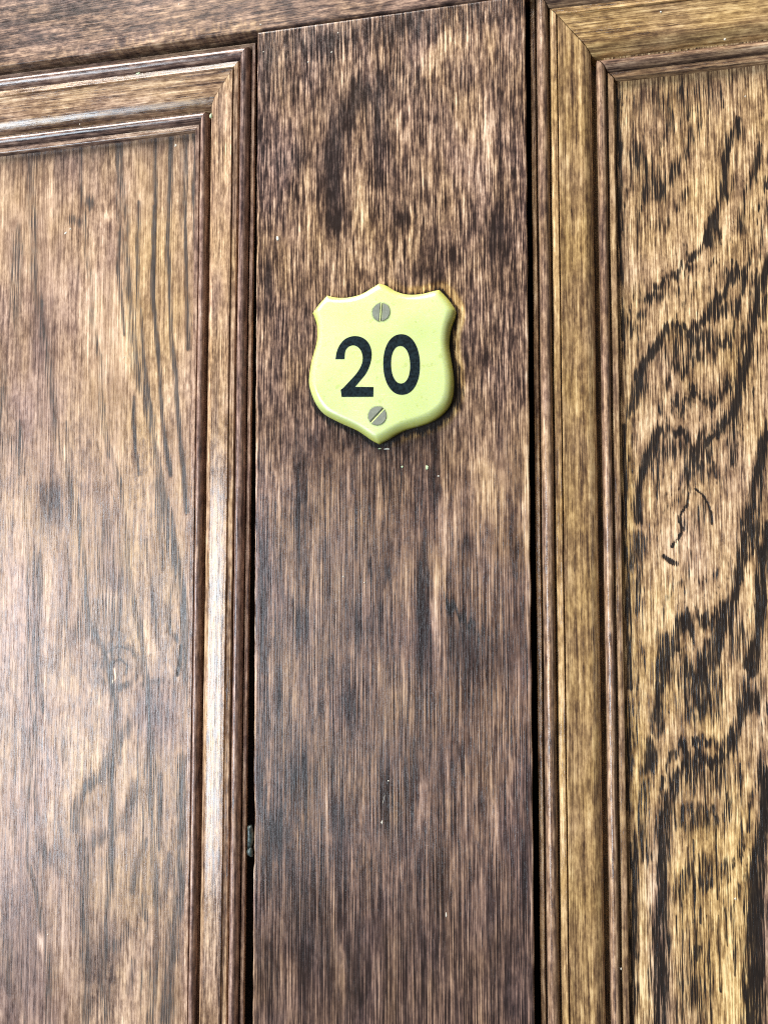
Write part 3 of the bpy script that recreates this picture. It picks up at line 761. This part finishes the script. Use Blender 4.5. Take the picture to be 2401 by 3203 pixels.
FL = [  # u, v, rx, rz (mm), height, parent, material
    (868, 744, .55, 1.1, 0, stile, M_FLECK), (1037, 162, .35, .3, 0, stile, M_FLECK), (1057, 102, .3, .3, 0, stile, M_FLECK), (824, 161, .3, .3, 0, stile, M_FLECK),
    (963, 193, .3, .3, 0, stile, M_FLECK), (1208, 1404, 1.2, .45, 0, stile, M_FLECK), (1188, 1403, .7, .3, 0, stile, M_GREENFLECK), (1257, 1460, .4, .45, 0, stile, M_GREENFLECK),
    (1335, 1463, .55, 1.0, 0, stile, M_GREENFLECK), (1371, 1489, .4, .25, 0, stile, M_FLECK), (1073, 1803, .3, .3, 0, stile, M_FLECK), (1139, 1822, .35, .25, 0, stile, M_FLECK),
    (1214, 2443, .32, .3, 0, stile, M_FLECK), (1194, 2573, .3, .75, 0, stile, M_FLECK), (1395, 2863, .25, .9, 0, stile, M_FLECK), (1200, 2500, .08, 2.2, 0, stile, M_FLECK),
    (549, 453, .55, .75, H_PANEL, lpanel, M_FLECK), (205, 728, 1.0, .45, H_PANEL, lpanel, M_FLECK), (220, 715, .35, .6, H_PANEL, lpanel, M_FLECK), (388, 1117, .3, .3, H_PANEL, lpanel, M_FLECK),
    (352, 2132, .35, .9, H_PANEL, lpanel, M_FLECK), (398, 2190, .3, .25, H_PANEL, lpanel, M_FLECK), (318, 2445, .28, .25, H_PANEL, lpanel, M_FLECK), (149, 2924, .28, .22, H_PANEL, lpanel, M_FLECK),
    (2299, 2812, .35, .4, H_PANEL, rpanel, M_FLECK), (2330, 300, .3, .4, H_PANEL, rpanel, M_FLECK),
    (560, 12, .35, .3, 0, rail_o, M_FLECK), (815, 75, .35, .3, 0, rail_o, M_FLECK)]
for i, (u, v, rx, rz, h, pr, m) in enumerate(FL):
    fleck(u, v, rx * .85, rz * .85, h, pr, m, tall=.07, seed=i, tilt=(-.25 if rz > 2 else (.5 if i == 17 else 0)))
fleck(433, 230, .9, .5, -2.3, mo[1], M_GREENFLECK, tall=.3, seed=91); fleck(430, 254, .5, .5, -2.5, mo[1], M_GREENFLECK, tall=.25, seed=92)
fleck(250, 388, .3, .25, -2.6, mo[1], M_FLECK, tall=.2, seed=93); fleck(660, 362, .6, .9, -3.2, mo[0], M_GREENFLECK, tall=.5, seed=94)
fleck(2066, 36, .4, .3, -2.3, mo[3], M_FLECK, tall=.2, seed=95); fleck(2266, 122, .4, .3, -2.6, mo[3], M_FLECK, tall=.2, seed=96)
fleck(1755, 425, .4, .9, -2.3, mo[2], M_GREENFLECK, tall=.2, seed=97); fleck(1941, 3031, .3, .5, -4.7, mo[2], M_FLECK, tall=.2, seed=98)
fleck(784, 2615, 1.1, 5.0, -2.2, stile, M_PUTTY, tall=1.2, seed=51, name='putty_lump')
fleck(783, 2665, 1.0, 2.2, -2.0, stile, M_PUTTY, tall=1.0, seed=52, name='putty_lump')
